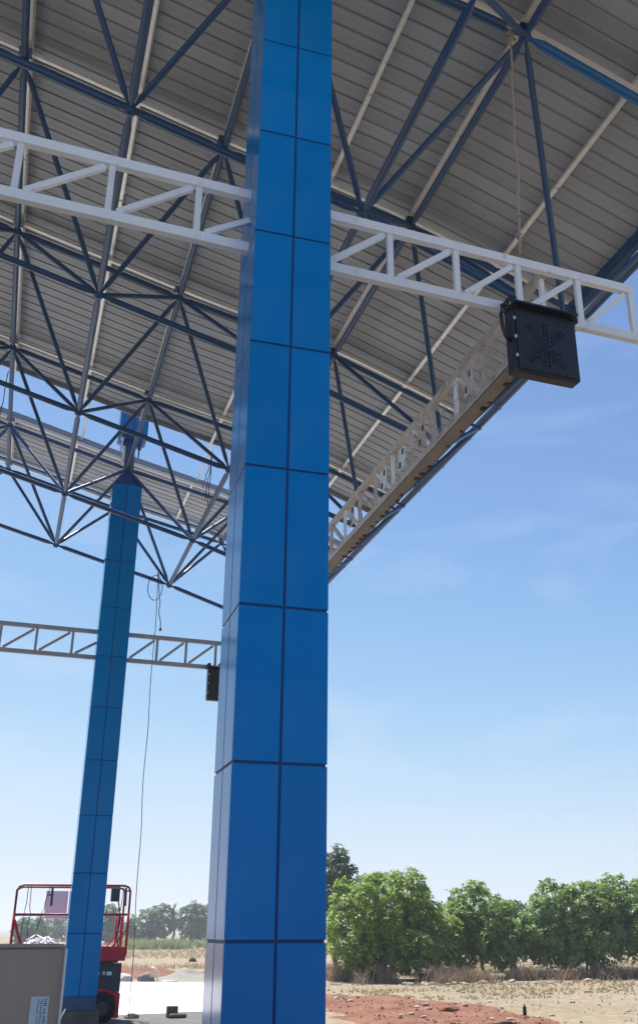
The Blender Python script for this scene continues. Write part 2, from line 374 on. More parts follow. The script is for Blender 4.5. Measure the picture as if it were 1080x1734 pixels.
def h_grav(x, y):
    a = 0.40 * math.exp(-((x - 7.6) / 1.15) ** 2 - ((y - 46.6) / 1.5) ** 2)
    return -0.06 + a * (1 + 0.5 * fb(x, y, 0.9)) + 0.025 * fb(x, y, 4)
mound('gravel_heap', 4.6, 10.6, 43.0, 50, h_grav, M['gravel'], 'flattened heap of grey gravel at the end of the white slab', 0.12)

# ------------------------------------------------------------------ clad columns
ZJ, PHT = 1.8667, 1.24
def column(x, y, wd, dp, top, label, cat='column', mast=False):
    t = empty('clad_column', (x + wd / 2, y + dp / 2, 0.0), label, cat, 'blue clad columns of the canopy')
    cx, cy = x + wd / 2, y + dp / 2
    gap, th, ins = 0.020, 0.022, 0.011
    part('pedestal', MB().box((cx, cy, 0.175), (wd + 0.16, dp + 0.16, 0.35), None, 0.02), M['concrete'], t)
    part('plinth', MB().box((cx, cy, 0.4885), (wd - 0.012, dp - 0.012, 0.273), None, 0.006), M['navy'], t)
    part('backing', MB().box((cx, cy, (0.62 + top) / 2), (wd - 2 * ins, dp - 2 * ins, top - 0.62), None, 0.004), M['joint'], t)
    zl = [ZJ + PHT * k for k in range(-1, 10)]
    cache = {}
    def pm(w_, h_):
        key = (round(w_, 3), round(h_, 3))
        if key not in cache:
            ch = 0.004
            vs = [(-w_ / 2, 0, -h_ / 2), (w_ / 2, 0, -h_ / 2), (w_ / 2, 0, h_ / 2), (-w_ / 2, 0, h_ / 2)]
            vs += [(-w_ / 2, -th + ch, -h_ / 2), (w_ / 2, -th + ch, -h_ / 2), (w_ / 2, -th + ch, h_ / 2), (-w_ / 2, -th + ch, h_ / 2)]
            vs += [(-w_ / 2 + ch, -th, -h_ / 2 + ch), (w_ / 2 - ch, -th, -h_ / 2 + ch), (w_ / 2 - ch, -th, h_ / 2 - ch), (-w_ / 2 + ch, -th, h_ / 2 - ch)]
            fs = [(3, 2, 1, 0)]
            for a in (0, 4):
                for q in range(4):
                    b, c = a + q, a + (q + 1) % 4; fs.append((b, c, c + 4, b + 4))
            fs.append((8, 9, 10, 11))
            cache[key] = mesh('panel', vs, fs, M['blue'])
        return cache[key]
    for k in range(len(zl) - 1):
        z0, z1 = zl[k] + gap / 2, min(zl[k + 1] - gap / 2, top)
        if z1 - z0 < 0.1: continue
        for s in range(4):
            wid = wd if s % 2 == 0 else dp; off = dp if s % 2 == 0 else wd
            hw = wid / 2 - gap / 2
            for u in (-1, 1):
                # front and back panels turn the corner, side panels butt against them
                inner = 0.0 if s % 2 == 0 else th
                w_ = hw - inner
                rotm = Matrix.Rotation(s * math.pi / 2, 4, 'Z')
                lc = Vector((u * (gap / 2 + w_ / 2), -off / 2 + th, 0))
                jig = random.uniform(-0.0012, 0.0012)
                put('panel', pm(w_, z1 - z0), t, Matrix.Translation((cx, cy, (z0 + z1) / 2)) @ rotm @ Matrix.Translation(lc) @ Matrix.Rotation(jig, 4, 'Z') @ Matrix.Rotation(jig * 0.7, 4, 'X'))
    # pyramid cap and the pipe that carries the roof node
    n0 = len([0])
    hw, hd = wd / 2 - 0.01, dp / 2 - 0.01
    cap = MB().add([(cx - hw, cy - hd, top), (cx + hw, cy - hd, top), (cx + hw, cy + hd, top), (cx - hw, cy + hd, top),
                    (cx - 0.13, cy - 0.13, top + 0.42), (cx + 0.13, cy - 0.13, top + 0.42), (cx + 0.13, cy + 0.13, top + 0.42), (cx - 0.13, cy + 0.13, top + 0.42)],
                   [(0, 1, 5, 4), (1, 2, 6, 5), (2, 3, 7, 6), (3, 0, 4, 7), (4, 5, 6, 7), (3, 2, 1, 0)])
    part('cap', cap, M['navy'], t)
    if mast:
        part('mast_pipe', MB().tube([(cx, cy, top + 0.4), (cx, cy, top + 2.0)], 0.13, 14), M['navy'], t, True)
        part('mast_sleeve', MB().tube([(cx - 0.17, cy - 0.02, top + 0.80), (cx - 0.17, cy - 0.02, top + 1.28)], 0.05, 10), M['pvc'], t, True)
        bx = part('mast_box', MB().box((cx + 0.02, cy, top + 2.24), (wd, dp, 1.5), None, 0.006), M['navy2'], t)
        part('box_seam', MB().box((cx + 0.02, cy - dp / 2 - 0.004, top + 2.24), (0.02, 0.012, 1.46)).box((cx + 0.23, cy - dp / 2 - 0.004, top + 2.24), (0.012, 0.012, 1.46)), M['joint'], bx)
        part('base_plate', MB().box((cx, cy, top + 1.45), (wd * 0.72, dp * 0.8, 0.06)).box((cx, cy, top + 1.35), (wd * 0.6, 0.10, 0.14)), M['navy'], t)
        for sx in (-1, 1):
            for sy in (-1, 1):
                p = Vector((cx + sx * (wd * 0.33), cy + sy * 0.24, 0))
                part('anchor_bolt', MB().tube([(p.x, p.y, top + 1.12), (p.x, p.y, top + 1.49)], 0.022, 8).tube([(p.x, p.y, top + 1.60), (p.x, p.y, top + 1.35)], 0.05, 6), M['navy'] if sx > 0 else M['bolt'], t)
    return t
NX, NY, NW, ND = 1.447, 7.495, 0.746, 0.731
FX, FY = 1.219, 24.247
column(NX, NY, NW, ND, 12.72, 'big glossy blue panelled column in the foreground, nearest the camera')
column(FX, FY, NW, ND, 12.66, 'distant blue panelled column standing in front of the red scissor lift', mast=True)

# ------------------------------------------------------------------ space frame
DZ = 0.53
TX = [-10.95, -7.8, -4.65, -1.54, 1.58, 4.75, 7.90]
TZ = [15.25, 15.2, 14.82, 14.09, 13.27, 12.57, 11.44]
TY = [5.2, 8.154, 12.137, 16.341, 20.628, 24.612, 27.45]
BX = [-9.35, -6.22, -3.12, 0.013, 3.154, 6.097]
BZ = [12.98, 12.90, 12.40, 11.58, 10.75, 9.68]
BY = [6.4, 10.02, 14.24, 18.50, 22.785, 26.43]
sf = empty('space_frame', RT(2, 16, 0), 'dark blue tubular space frame carrying the canopy roof', 'space frame')
rodD = rod_mesh('frame_tube', M['navy']); rodP = rod_mesh('plain_tube', M['navy'], 10, False); rodB = rod_mesh('lit_frame_tube', M['navy2']); nodeM = ball_mesh('node', M['navy'], 10, 8)
CZ = [0, -.065, .03, .10, .12, .12]   # the eave line of nodes rises a little
T = [[RT(TX[i], TY[j], TZ[i]) for j in range(len(TY))] for i in range(len(TX))]
B = [[RT(BX[i], BY[j], BZ[i] + (CZ[j] if i == 5 else 0)) for j in range(len(BY))] for i in range(len(BX))]
for i in range(len(TX)):
    for j in range(len(TY)):
        if i + 1 < len(TX):
            me = rodB if j == 1 and TX[i] > 4 else rodD  # brighter blue puts the outside light on this chord into its colour
            rod('top_chord', me, T[i][j], T[i + 1][j], 0.054 if j > 1 else 0.066, sf)
        if j + 1 < len(TY): rod('top_chord', rodP if i == 6 else rodD, T[i][j], T[i][j + 1], 0.04 if i == 6 else 0.054, sf)
        q = .06 if i == 6 else .085; put('node', nodeM, sf, Matrix.Translation(T[i][j]) @ Matrix.Diagonal((q, q, q, 1)))
for i in range(len(BX)):
    for j in range(len(BY)):
        if i == 5 and j == 0: continue
        if i + 1 < len(BX) and (i, j) != (4, 0): rod('bottom_chord', rodD, B[i][j], B[i + 1][j], 0.055, sf)
        if j + 1 < len(BY): rod('bottom_chord', rodP if i == 5 else rodD, B[i][j], B[i][j + 1], 0.038 if i == 5 else 0.055, sf)
        put('node', nodeM, sf, Matrix.Translation(B[i][j]) @ Matrix.Diagonal((0.085, 0.085, 0.085, 1)))
        for a in (0, 1):
            for b in (0, 1):
                rod('diagonal', rodD, B[i][j], T[i + a][j + b], 0.042, sf)

# ------------------------------------------------------------------ roof: rafters, purlins, ribbed panels
PXs = [-24.4, -21.2, -17.5, -13.5, -10.95, -7.8, -4.65, -1.54, 1.58, 4.75, 7.76]
PZs = [11.85, 12.95, 13.85, 14.75, 15.25, 15.2, 14.82, 14.09, 13.27, 12.50, 11.42]
def rz(x):
    """smooth arch through the top nodes"""
    for i in range(len(PXs) - 1):
        if PXs[i] <= x <= PXs[i + 1]: break
    p0, p1, p2, p3 = (PZs[max(i - 1, 0)], PZs[i], PZs[i + 1], PZs[min(i + 2, len(PZs) - 1)])
    x0, x1, x2, x3 = (PXs[max(i - 1, 0)], PXs[i], PXs[i + 1], PXs[min(i + 2, len(PXs) - 1)])
    h = x2 - x1; t = (x - x1) / h
    m1 = (p2 - p0) / max(x2 - x0, 1e-6) * h; m2 = (p3 - p1) / max(x3 - x1, 1e-6) * h
    return (2 * t**3 - 3 * t**2 + 1) * p1 + (t**3 - 2 * t**2 + t) * m1 + (-2 * t**3 + 3 * t**2) * p2 + (t**3 - t**2) * m2
ROFF = 0.40
roof = empty('canopy_roof', RT(2, 16, 12), 'arched grey ribbed metal roof sheeting overhead with galvanised purlins', 'roof')
PW = 0.27
prof = [(0, .024), (.010, .024), (.024, 0), (PW * .5 - .012, 0), (PW * .5, .003), (PW * .5 + .012, 0), (PW - .024, 0), (PW - .010, .024), (PW, .024)]
xs = [PXs[0] + (7.74 - PXs[0]) * k / 24 for k in range(25)]
pv = []; pf = []
for x in xs:
    for (u, hh) in prof: pv.append((x, u, rz(x) + ROFF + hh))
n = len(prof)
for k in range(24):
    for q in range(n - 1): pf.append((k * n + q, k * n + q + 1, (k + 1) * n + q + 1, (k + 1) * n + q))
panel = mesh('roof_panel', pv, pf, M['sheet'])
y = 5.12
while y + PW <= 22.3:
    put('roof_panel', panel, roof, ROTM @ Matrix.Translation((0, y, 0))); y += PW
YEND = y
y = 24.62
while y + PW <= 27.65:
    put('roof_panel', panel, roof, ROTM @ Matrix.Translation((0, y, 0))); y += PW
def purlin(x, y0, y1, wdt=0.07, hgt=0.12, nm='purlin'):
    zt = rz(x) + ROFF - 0.004
    sl = math.atan((rz(x + .05) - rz(x - .05)) / .1)
    m3 = Matrix.Rotation(-sl, 3, 'Y')
    mb = MB()
    for c, d in (((-wdt / 2 + .004, 0, -hgt / 2), (.008, y1 - y0, hgt)), ((0, 0, -.004), (wdt, y1 - y0, .008)), ((0, 0, -hgt + .004), (wdt, y1 - y0, .008))):
        mb.box(c, d)
    me = mesh(nm, [m3 @ v for v in mb.v], mb.f, M['galv'])
    put(nm, me, roof, ROTM @ Matrix.Translation((x, (y0 + y1) / 2, zt)))
for x in (-9.35, -7.8, -6.2, -4.65, -3.1, -1.47, 0.23, 1.62, 3.38, 4.78, 6.38):
    for (a, b) in ((5.15, 10.2), (10.24, 14.6), (14.64, 22.26)): purlin(x, a, b)
    purlin(x, 24.64, 27.6)
for x in (-3.0, 0.32, 3.45): purlin(x, 22.27, 24.63, 0.05, 0.06, 'gap_rail')
# rafters over the top chords, on short stubs from the nodes
for j, yy in enumerate(TY):
    mb = MB(); xx = -11.2; step = 0.5
    while xx < 7.6:
        x1 = min(xx + step, 7.6)
        mb.bar((xx, yy + .02, rz(xx) + ROFF - .165), (x1, yy + .02, rz(x1) + ROFF - .165), .06, .07); xx = x1
    o = put('rafter', mb.mesh('rafter', M['galv']), roof, ROTM)
    for i in range(len(TX)):
        if TX[i] > 7.7: continue
        part('stub', MB().tube([RT(TX[i], yy, TZ[i] + .06), RT(TX[i], yy, rz(TX[i]) + ROFF - .2)], 0.035, 8).box(RT(TX[i], yy, rz(TX[i]) + ROFF - .215), (.2, .2, .02)), M['navy'], o)
# eave: chord, gutter, brackets, with a slit of sky between
mb = MB(); xe = 7.80
mb.box((xe - .02, 16.4, 11.73), (.10, 22.56, .26))
put('eave_beam', mb.mesh('eave_beam', M['navy']), roof, ROTM)
mb = MB()
for c, d in (((8.02, 16.4, 11.66), (.02, 22.6, .17)), ((7.95, 16.4, 11.583), (.12, 22.6, .016)), ((8.075, 16.4, 11.74), (.09, 22.6, .014))): mb.box(c, d)
gut = put('gutter', mb.mesh('gutter', M['navy']), roof, ROTM)
br = MB().box((0, 0, 0), (.20, .03, .05)).box((.06, 0, -.07), (.03, .03, .12)).mesh('gutter_bracket', M['navy'])
yy = 5.6
while yy < 27.6:
    put('gutter_bracket', br, gut, ROTM @ Matrix.Translation((7.93, yy, 11.60))); yy += 1.42
for yy, nm in ((27.68, 'end_trim'), (YEND + .012, 'slot_trim'), (24.60, 'slot_trim'), (5.08, 'end_trim')):
    mb = MB(); xx = -12
    while xx < 7.7:
        x1 = min(xx + .6, 7.74); mb.bar((xx, yy, rz(xx) + ROFF - .04), (x1, yy, rz(x1) + ROFF - .04), .03, .13); xx = x1
    put(nm, mb.mesh(nm, M['navy'] if nm == 'end_trim' else M['sheet']), roof, ROTM)

# ------------------------------------------------------------------ white lattice trusses
TS = 0.0583
Z0, Z1 = 8.083, 8.73
def truss(xa, xb, verts, yb, label, grp, tm=None):
    tm = tm or M['white']
    yc = lambda x: yb + TS * (x - 2)
    t = empty('lattice_truss', ((xa + xb) / 2, yc((xa + xb) / 2), Z0), label, 'truss', grp)
    ch = 0.105
    for z in (Z0, Z1):
        part('chord', MB().bar((xa, yc(xa), z), (xb, yc(xb), z), 0.075, ch), tm, t)
    for x in verts:
        part('strut', MB().bar((x, yc(x), Z0 + ch / 2 + .001), (x, yc(x), Z1 - ch / 2 - .001), 0.055, 0.06, (1, 0, 0)), tm, t)
    ed = [xa] + [v for v in verts if xa + .2 < v] if verts[0] > xa + .2 else list(verts)
    ed = sorted(set([xa] + list(verts)))
    for a, b in zip(ed, ed[1:]):
        if b - a < .3: continue
        part('diagonal', MB().bar((a + .09, yc(a), Z0 + ch / 2 + .015), (b - .075, yc(b), Z1 - ch / 2 - .025), 0.05, 0.06), tm, t)
    if verts[-1] < xb - .5:
        a, b = verts[-1], xb
        k = min(1, (b - a) / .84)
        part('diagonal', MB().bar((a + .09, yc(a), Z0 + ch / 2 + .015), (b, yc(b), Z0 + (Z1 - Z0) * .85 * k), 0.05, 0.06), tm, t)
    return t
G = 'lattice trusses spanning across the lanes at the columns'
YN, YF = 7.863, 24.612
truss(-6.6, NX - .002, [-6.55, -5.8, -4.96, -4.12, -3.28, -2.44, -1.6, -0.759, .081, .925], YN, 'pale truss fixed to the left side of the big foreground column', G)
tr_r = truss(NX + NW + .002, 6.01, [2.964, 3.735, 4.494, 5.259, 5.966], YN, 'pale truss right of the foreground column carrying the big black signal box', G)
truss(-6.4, FX - .002, [-5.2, -4.36, -3.53, -2.70, -1.87, -1.037, -0.207, 0.643], YF, 'distant shade-toned truss reaching left from the far blue column', G, M['truss_shaded'])
truss(FX + NW + .002, 5.75, [2.715, 3.454, 4.222, 4.99, 5.70], YF, 'distant shade-toned truss right of the far blue column with a small signal box below it', G, M['truss_shaded'])
# eave-side truss running away from the camera, with a cable tray below and dusty film
def fxs(y): return 4.86 - 0.0135 * (y - 8)
ya, yb_ = 8.10, 24.66
ft = empty('service_truss', (fxs(16), 16, Z0), 'long dusty truss receding along the eave with a cable tray and plastic film on it', 'truss')
def fp(y, z, dx=0): return Vector((fxs(y) + dx, y, z))
for z in (Z1,):
    part('chord', MB().bar(fp(ya, z), fp(yb_, z), 0.08, 0.10), M['dusty'], ft)
part('chord', MB().bar(fp(ya, Z0), fp(yb_, Z0), 0.08, 0.10), M['dusty'], ft)
y = ya + .05; k = 0
while y < yb_ - .4:
    part('strut', MB().bar(fp(y, Z0 + .05), fp(y, Z1 - .05), 0.05, 0.05, (0, 1, 0)), M['dusty' if k % 3 else 'white'], ft)
    part('diagonal', MB().bar(fp(y + .06, Z0 + .05), fp(y + .72, Z1 - .05), 0.05, 0.055), M['dusty' if k % 2 else 'white'], ft)
    if k % 2 == 0 or k % 5 == 0:
        mb = MB().box(fp(y + .34, Z0 + .33, -.03), (.012, .26, .34))
        pl = part('plate', mb, M['white' if k % 4 else 'dusty'], ft)
        part('hole', MB().box(fp(y + .28, Z0 + .42, -.04), (.012, .05, .09)).box(fp(y + .40, Z0 + .24, -.04), (.012, .05, .09)), M['slot'], pl)
    y += .79; k += 1
tray = MB().bar(fp(ya, Z0 - .075, .06), fp(yb_, Z0 - .075, .06), .19, .02).bar(fp(ya, Z0 - .05, .15), fp(yb_, Z0 - .05, .15), .012, .07)
tr = part('cable_tray', tray, M['tray'], ft)
mb = MB(); y = ya + .6
while y < yb_ - .2:
    if random.random() < .6: mb.box(fp(y, Z0 - .089, .115 + random.uniform(-.015, .015)), (random.uniform(.03, .07), random.uniform(.02, .09), .012))
    y += random.uniform(.16, .26)
part('tray_slots', mb, M['slot'], tr, kind='stuff')
# crumpled film over the near bays
vs = []; fs = []; nu, nv = 46, 10
for i in range(nu + 1):
    for j in range(nv + 1):
        yy = 8.2 + 3.9 * i / nu; u = j / nv
        top = Z1 + .05 - .16 * sstep(.55, 1, i / nu) * abs(math.sin(i * .9))
        z = top * (1 - u) + (Z0 - .02) * u
        vs.append((fxs(yy) - .06 + .03 * noise.noise(Vector((yy * 2.3, z * 3, 0))) + .018 * noise.noise(Vector((yy * 7, z * 8, 2))), yy + .05 * noise.noise(Vector((z * 4, yy, 7))), z))
for i in range(nu):
    for j in range(nv):
        if i > 24 and noise.noise(Vector((i * .35, j * .4, 1))) > -.05: continue
        a = i * (nv + 1) + j; fs.append((a, a + 1, a + nv + 2, a + nv + 1))
put('plastic_film', mesh('plastic_film', vs, fs, M['film'], True), ft)

# ------------------------------------------------------------------ lane signals
def signal(x0, x1, z0, z1, yf, dep, label, rzz, cable=True):
    c = Vector(((x0 + x1) / 2, yf + dep / 2, z0))
    t = empty('lane_signal', c, label, 'lane signal', 'lane signal boxes hung from the trusses', rzz)
    Rm = Matrix.Translation(c) @ Matrix.Rotation(rzz, 4, 'Z') @ Matrix.Translation(-c)
    def p(nm, mb, m, par=t, kind=None, smooth=False):
        mb.v = [Rm @ v for v in mb.v]; return part(nm, mb, m, par, smooth, kind)
    w_, h_ = x1 - x0, z1 - z0
    hs = p('housing', MB().box((c.x, c.y, (z0 + z1) / 2), (w_, dep, h_), None, 0.025), M['black'])
    p('face_plate', MB().box((c.x, yf - .006, (z0 + z1) / 2 - .02), (w_ - .07, .016, h_ - .11), None, .005), M['black'], hs)
    p('top_hood', MB().box((c.x, yf - .045, z1 - .012), (w_ - .01, .10, .022)), M['black'])
    # lamp clusters: a cross overlaid with a downward arrow, all unlit
    mb = MB(); s = w_ / 0.88; cz = (z0 + z1) / 2 - .04; seen = set()
    def dot(u, v):
        k = (round(u / .02), round(v / .02))
        if k in seen: return
        seen.add(k); mb.disc((c.x + u * s, yf - .018, cz + v * s), (0, -1, 0), .0125 * s, .02, 8)
    for a in range(-7, 8):
        for b in (-1, 0, 1):
            dot(a * .034 + b * .024, a * .034 - b * .024); dot(a * .034 + b * .024, -a * .034 + b * .024)
        for b in (-.5, .5): dot(b * .045, a * .042)
    for a in range(1, 6):
        for b in (0, 1): dot(a * .036, -.30 + a * .036 + b * .045); dot(-a * .036, -.30 + a * .036 + b * .045)
    p('lamp_cluster', mb, M['led'], t, 'stuff')
    for sx in (-1, 1):
        bk = p('bracket', MB().box((c.x + sx * (w_ / 2 - .015), c.y - .02, z1 + .03), (.075, dep + .03, .13), None, .006).box((c.x + sx * (w_ / 2 + .02), c.y - dep * .3, z1 - .01), (.06, .07, .09), None, .01), M['black'])
        p('bolt', MB().disc((c.x + sx * (w_ / 2 + .015), c.y - dep * .3 - .045, z1 - .01), (0, 1, 0), .018, .03, 8), M['bolt'], bk)
    for zz in (.78, .22, .5):
        p('latch', MB().box((x0 + .018, yf - .012, z0 + h_ * zz), (.022, .02, .035)), M['bolt'])
    if cable: p('cable', MB().tube([(x0 + .02, c.y, z1 + .02), (x0 - .08, c.y - .02, z1 + .0), (x0 - .105, c.y - .03, z1 - .12), (x0 - .095, c.y - .03, z1 - .28), (x0 - .06, c.y - .02, z1 - .38), (x0 + .01, c.y, z1 - .42)], .021, 8), M['black'], t, None, True)
    return t
yfs = YN + TS * (4.7 - 2)
signal(4.262, 5.03, 7.19, 8.0, yfs - .20, .15, 'large black square lane signal with unlit lamps hung from the near pale truss', math.atan(TS))
signal(4.03, 4.90, 7.22, 8.06, YF + TS * 2.5 - .16, .15, 'distant black signal box under the far truss, half hidden by the foreground column', math.atan(TS), False)

# ------------------------------------------------------------------ ropes and loose wires
def wig(a, b, n, amp, sag=0, seed=0):
    a, b = Vector(a), Vector(b); out = []
    for i in range(n + 1):
        t = i / n; p = a.lerp(b, t); k = math.sin(math.pi * t)
        p += Vector((noise.noise(Vector((t * 5, seed, 0))), noise.noise(Vector((t * 5, seed, 9))), 0)) * amp * k; p.z -= sag * k; out.append(p)
    return out
mb = MB().tube(wig((4.70, 8.02, 12.52), (4.50, 7.93, 8.79), 26, .05, 0, 3), .014, 6)
for q in range(3): mb.tube([(4.70 + .05 * math.cos(a), 8.02 + .05 * math.sin(a) * .5, 12.42 - .10 * q + .06 * math.sin(a)) for a in [i * .7 for i in range(10)]], .013, 5)
for zz in (9.28, 9.0): mb.tube([(4.515 + .03 * math.cos(a), 7.935 + .02 * math.sin(a), zz + .012 * a) for a in [i * .8 for i in range(9)]], .014, 5)
single('rope', mb, M['rope'], 'pale knotted rope hanging from the roof frame to the near pale truss', 'rope', smooth=True)
mb = MB().tube(wig((2.79, 26.4, 11.02), (2.93, 26.6, .02), 40, .10, 0, 5), .010, 5)
mb.tube([(2.79 - .20 * math.sin(a) - .06, 26.4, 10.62 + .36 * math.cos(a)) for a in [i * math.pi * 2 / 18 for i in range(19)]], .012, 5)
mb.tube(wig((2.80, 26.4, 11.02), (2.96, 26.4, 9.45), 12, .05, 0, 8), .013, 5)
mb.tube([(2.77, 26.4, 10.98), (2.85, 26.4, 11.05), (2.80, 26.45, 11.1), (2.76, 26.4, 11.02)], .016, 5)
mb.disc((2.96, 26.4, 9.45), (0, 0, 1), .035, .08, 6)
single('rope', mb, M['cord'], 'thin dark looped rope dropping from the far edge of the frame to the ground', 'rope', smooth=True)
mb = MB()
for k in range(3): mb.tube(wig(RT(3.45 + k * .05, 22.4 + k * .3, rz(3.4) + .2), RT(3.3 + k * .12, 22.6 + k * .3, rz(3.4) - .75 - .2 * k), 8, .12, 0, k + 20), .012, 5)
single('loose_wire', mb, M['cord'], 'loose wires dangling in the roof gap beside the foreground column', 'wire')
mb = MB().tube(wig(RT(-1.65, 22.3, 14.4), RT(-1.75, 22.5, 11.7), 10, .05, 0, 31), .012, 5)
single('loose_wire', mb, M['cord'], 'single dark wire hanging in the roof gap at the far left', 'wire')

# ------------------------------------------------------------------ cardboard box
cb = empty('cardboard_box', (-.30, 6.3, 0), 'tall brown cardboard carton at the lower left in front of the lift', 'box')
part('side', MB().box((-.30, 6.30, .93), (1.20, .6, 1.86), None, .008), M['card'], cb)
part('flap', MB().box((-.60, 6.29, 1.870), (.597, .602, .012)).box((.0, 6.29, 1.868), (.597, .602, .012)), M['card'], cb)
part('corner_guard', MB().box((.3055, 6.0, .93), (.012, .05, 1.85)), M['guard'], cb)
st = part('label_sheet', MB().box((.197, 5.9965, 1.51), (.093, .003, .235)), M['paper'], cb)
mb = MB()
for cx_, ws in ((.190, .010), (.207, .012), (.226, .020)):
    for k in range(24):
        if random.random() < .85: mb.box((cx_ + random.uniform(-.002, .002), 5.9945, 1.612 - k * .0089), (ws * random.uniform(.45, 1), .001, .0045))
part('print', mb, M['ink'], st)

# ------------------------------------------------------------------ scissor lift
lf = empty('scissor_lift', (1.4, 26.2, 0), 'red scissor lift with dark guard rails parked behind the far column', 'scissor lift')
LX0, LX1, LY0, LY1 = 0.10, 2.62, 25.6, 26.9
part('chassis', MB().box((1.36, 26.25, .50), (2.50, 1.0, .24), None, .03).box((2.52, 25.7, .35), (.14, .2, .5), None, .02), M['red'], lf)
for wx in (.55, 2.20):
    for wy in (25.62, 26.85):
        wl = part('wheel', MB().disc((wx, wy, .31), (0, 1, 0), .31, .22, 24), M['rubber'], lf, True)
        part('rim', MB().disc((wx, wy - .115, .31), (0, 1, 0), .15, .02, 16), M['grey'], wl)
        part('mudguard', MB().tube([(wx + .36 * math.cos(a), wy, .31 + .36 * math.sin(a)) for a in [i * math.pi / 8 for i in range(9)]], .035, 6), M['red'], lf)
for k in range(4):
    za, zb = .62 + .165 * k, .62 + .165 * (k + 1)
    for yy in (25.78, 26.7):
        for s in (0, 1):
            p0, p1 = (.25, 2.5) if s == 0 else (2.5, .25)
            part('scissor_arm', MB().bar((p0, yy + .05 * s, za + .04), (p1, yy + .05 * s, zb), .05, .085), M['grey'], lf)
part('stack_cover', MB().box((1.4, 25.76, .93), (2.38, .02, .60)), M['grey'], lf)
part('decal_plate', MB().box((2.05, 25.745, 1.02), (.10, .006, .07)).box((2.20, 25.745, 1.02), (.05, .006, .07)).box((2.32, 25.745, 1.015), (.12, .006, .075)), M['guard'], lf)
part('deck', MB().box((1.36, 26.25, 1.33), (2.56, 1.32, .10), None, .01).box((1.36, 25.585, 1.47), (2.56, .02, .20)).box((1.36, 26.915, 1.47), (2.56, .02, .20)), M['red'], lf)
for yy in (LY0, LY1):
    pts = []
    x0, x1 = LX0 - .03, LX1 + .02
    zt = 2.90
    pts = [(x0, yy, 2.25), (x0, yy, zt - .12), (x0 + .04, yy, zt - .04), (x0 + .14, yy, zt), (x1 - .14, yy, zt), (x1 - .04, yy, zt - .04), (x1, yy, zt - .12), (x1, yy, 2.25)]
    part('guard_rail', MB().tube(pts, .026, 8), M['rail'], lf, True)
    part('guard_rail', MB().tube([(x0, yy, 2.27), (x1, yy, 2.27)], .024, 8), M['rail'], lf, True)
    for x in (x0, x1):
        part('post', MB().tube([(x, yy, 1.38), (x, yy, 2.30)], .032, 8), M['red'], lf, True)
    part('post', MB().tube([(x1 - .14, yy + .05, 1.38), (x1 - .14, yy + .05, 2.26)], .022, 8), M['red'], lf, True)
    part('brace', MB().bar((x1 - .45, yy, 1.42), (x1 - .02, yy, 1.95), .03, .03), M['red'], lf)
    part('brace', MB().bar((x0 + .30, yy, 1.42), (x0 + .02, yy, 2.15), .05, .06), M['red'], lf)
for x in (LX0 - .03, LX1 + .02):
    for z in (2.90, 2.27): part('guard_rail', MB().tube([(x, LY0, z - (.1 if z > 2.5 else 0)), (x, LY1, z - (.1 if z > 2.5 else 0))], .022, 8), M['rail'], lf, True)
part('control_box', MB().box((2.30, 25.66, 2.70), (.20, .14, .30), None, .015), M['grey'], lf)
part('hose', MB().tube([(2.38, 25.7, 2.6), (2.46, 25.64, 2.2), (2.40, 25.62, 1.8), (2.5, 25.7, 1.45)], .016, 6), M['rubber'], lf, True)
b = single('notice_board', MB().box((1.02, 26.82, 2.50), (.52, .02, .62)), M['board'], 'pale lilac board tied upright inside the lift railing', 'board')
mb = MB().box((0, 0, 0), (.1, .006, .035)); mb.v = [v + Vector((.86, 26.806, 2.72)) for v in mb.v]
part('print', mb, M['ink'], b)
for k, (xa, xb, za, zb, lab) in enumerate(((.32, .26, 2.90, 1.7, 'thin cable hanging from the left end of the lift rail'), (.38, .42, 2.90, 1.6, 'second thin cable looped on the left end of the lift rail'), (.80, .58, 2.88, 1.9, 'slanting cable tied to the lift rail left of the pale board'), (2.48, 2.40, 2.88, 1.7, 'cable slung at the right end of the lift rail'))):
    mb = MB().tube(wig((xa, 25.58, za), (xb, 25.58, zb), 12, .06, 0, k + 40), .009, 5)
    if k in (2, 3): mb.tube([(xa + .05, 25.58, 2.85), (xa + .06, 25.58, 2.45)], .03, 6)
    single('cable', mb, M['cord'], lab, 'cable', 'cables hung on the lift railing')
# white tangled conduit strips heaped on the lift deck
hp = MB(); rnd = random.Random(5)
for k in range(34):
    c0 = Vector((rnd.uniform(.22, 1.12), 25.75 + rnd.uniform(0, .5), 1.45)); r_ = rnd.uniform(.10, .26); a0 = rnd.uniform(0, 6.3); tilt = rnd.uniform(-.9, .9); lift = max(.02, .36 - abs(c0.x - .72) * .55)
    pts = []
    for i in range(11):
        a = a0 + i * rnd.uniform(.28, .52)
        pts.append(c0 + Vector((r_ * math.cos(a), .6 * r_ * math.sin(a) * math.cos(tilt), lift * .7 + r_ * .8 * math.sin(a) * abs(math.sin(tilt)) + .03 * math.sin(i))))
    pts = [Vector((p.x, p.y, max(p.z, 1.41))) for p in pts]
    hp.tube(pts, .017, 5)
single('pipe_tangle', hp, M['pvc'], 'tangled heap of white plastic strips on the lift deck', 'plastic strips', smooth=True)
mb = MB()
for k, (x, dx, h) in enumerate(((1.02, .14, .62), (1.12, .15, .60), (1.30, .10, .40), (.92, .10, .30))):
    mb.tube([(x - .10 + dx * t ** 1.6 * 1.3, 23.9 + .05 * k, .02 + h * t) for t in [i / 8 for i in range(9)]], .013, 6)
single('cable_bundle', mb, M['pvc'], 'white cables curving up out of the ground at the foot of the far column', 'cables', smooth=True)

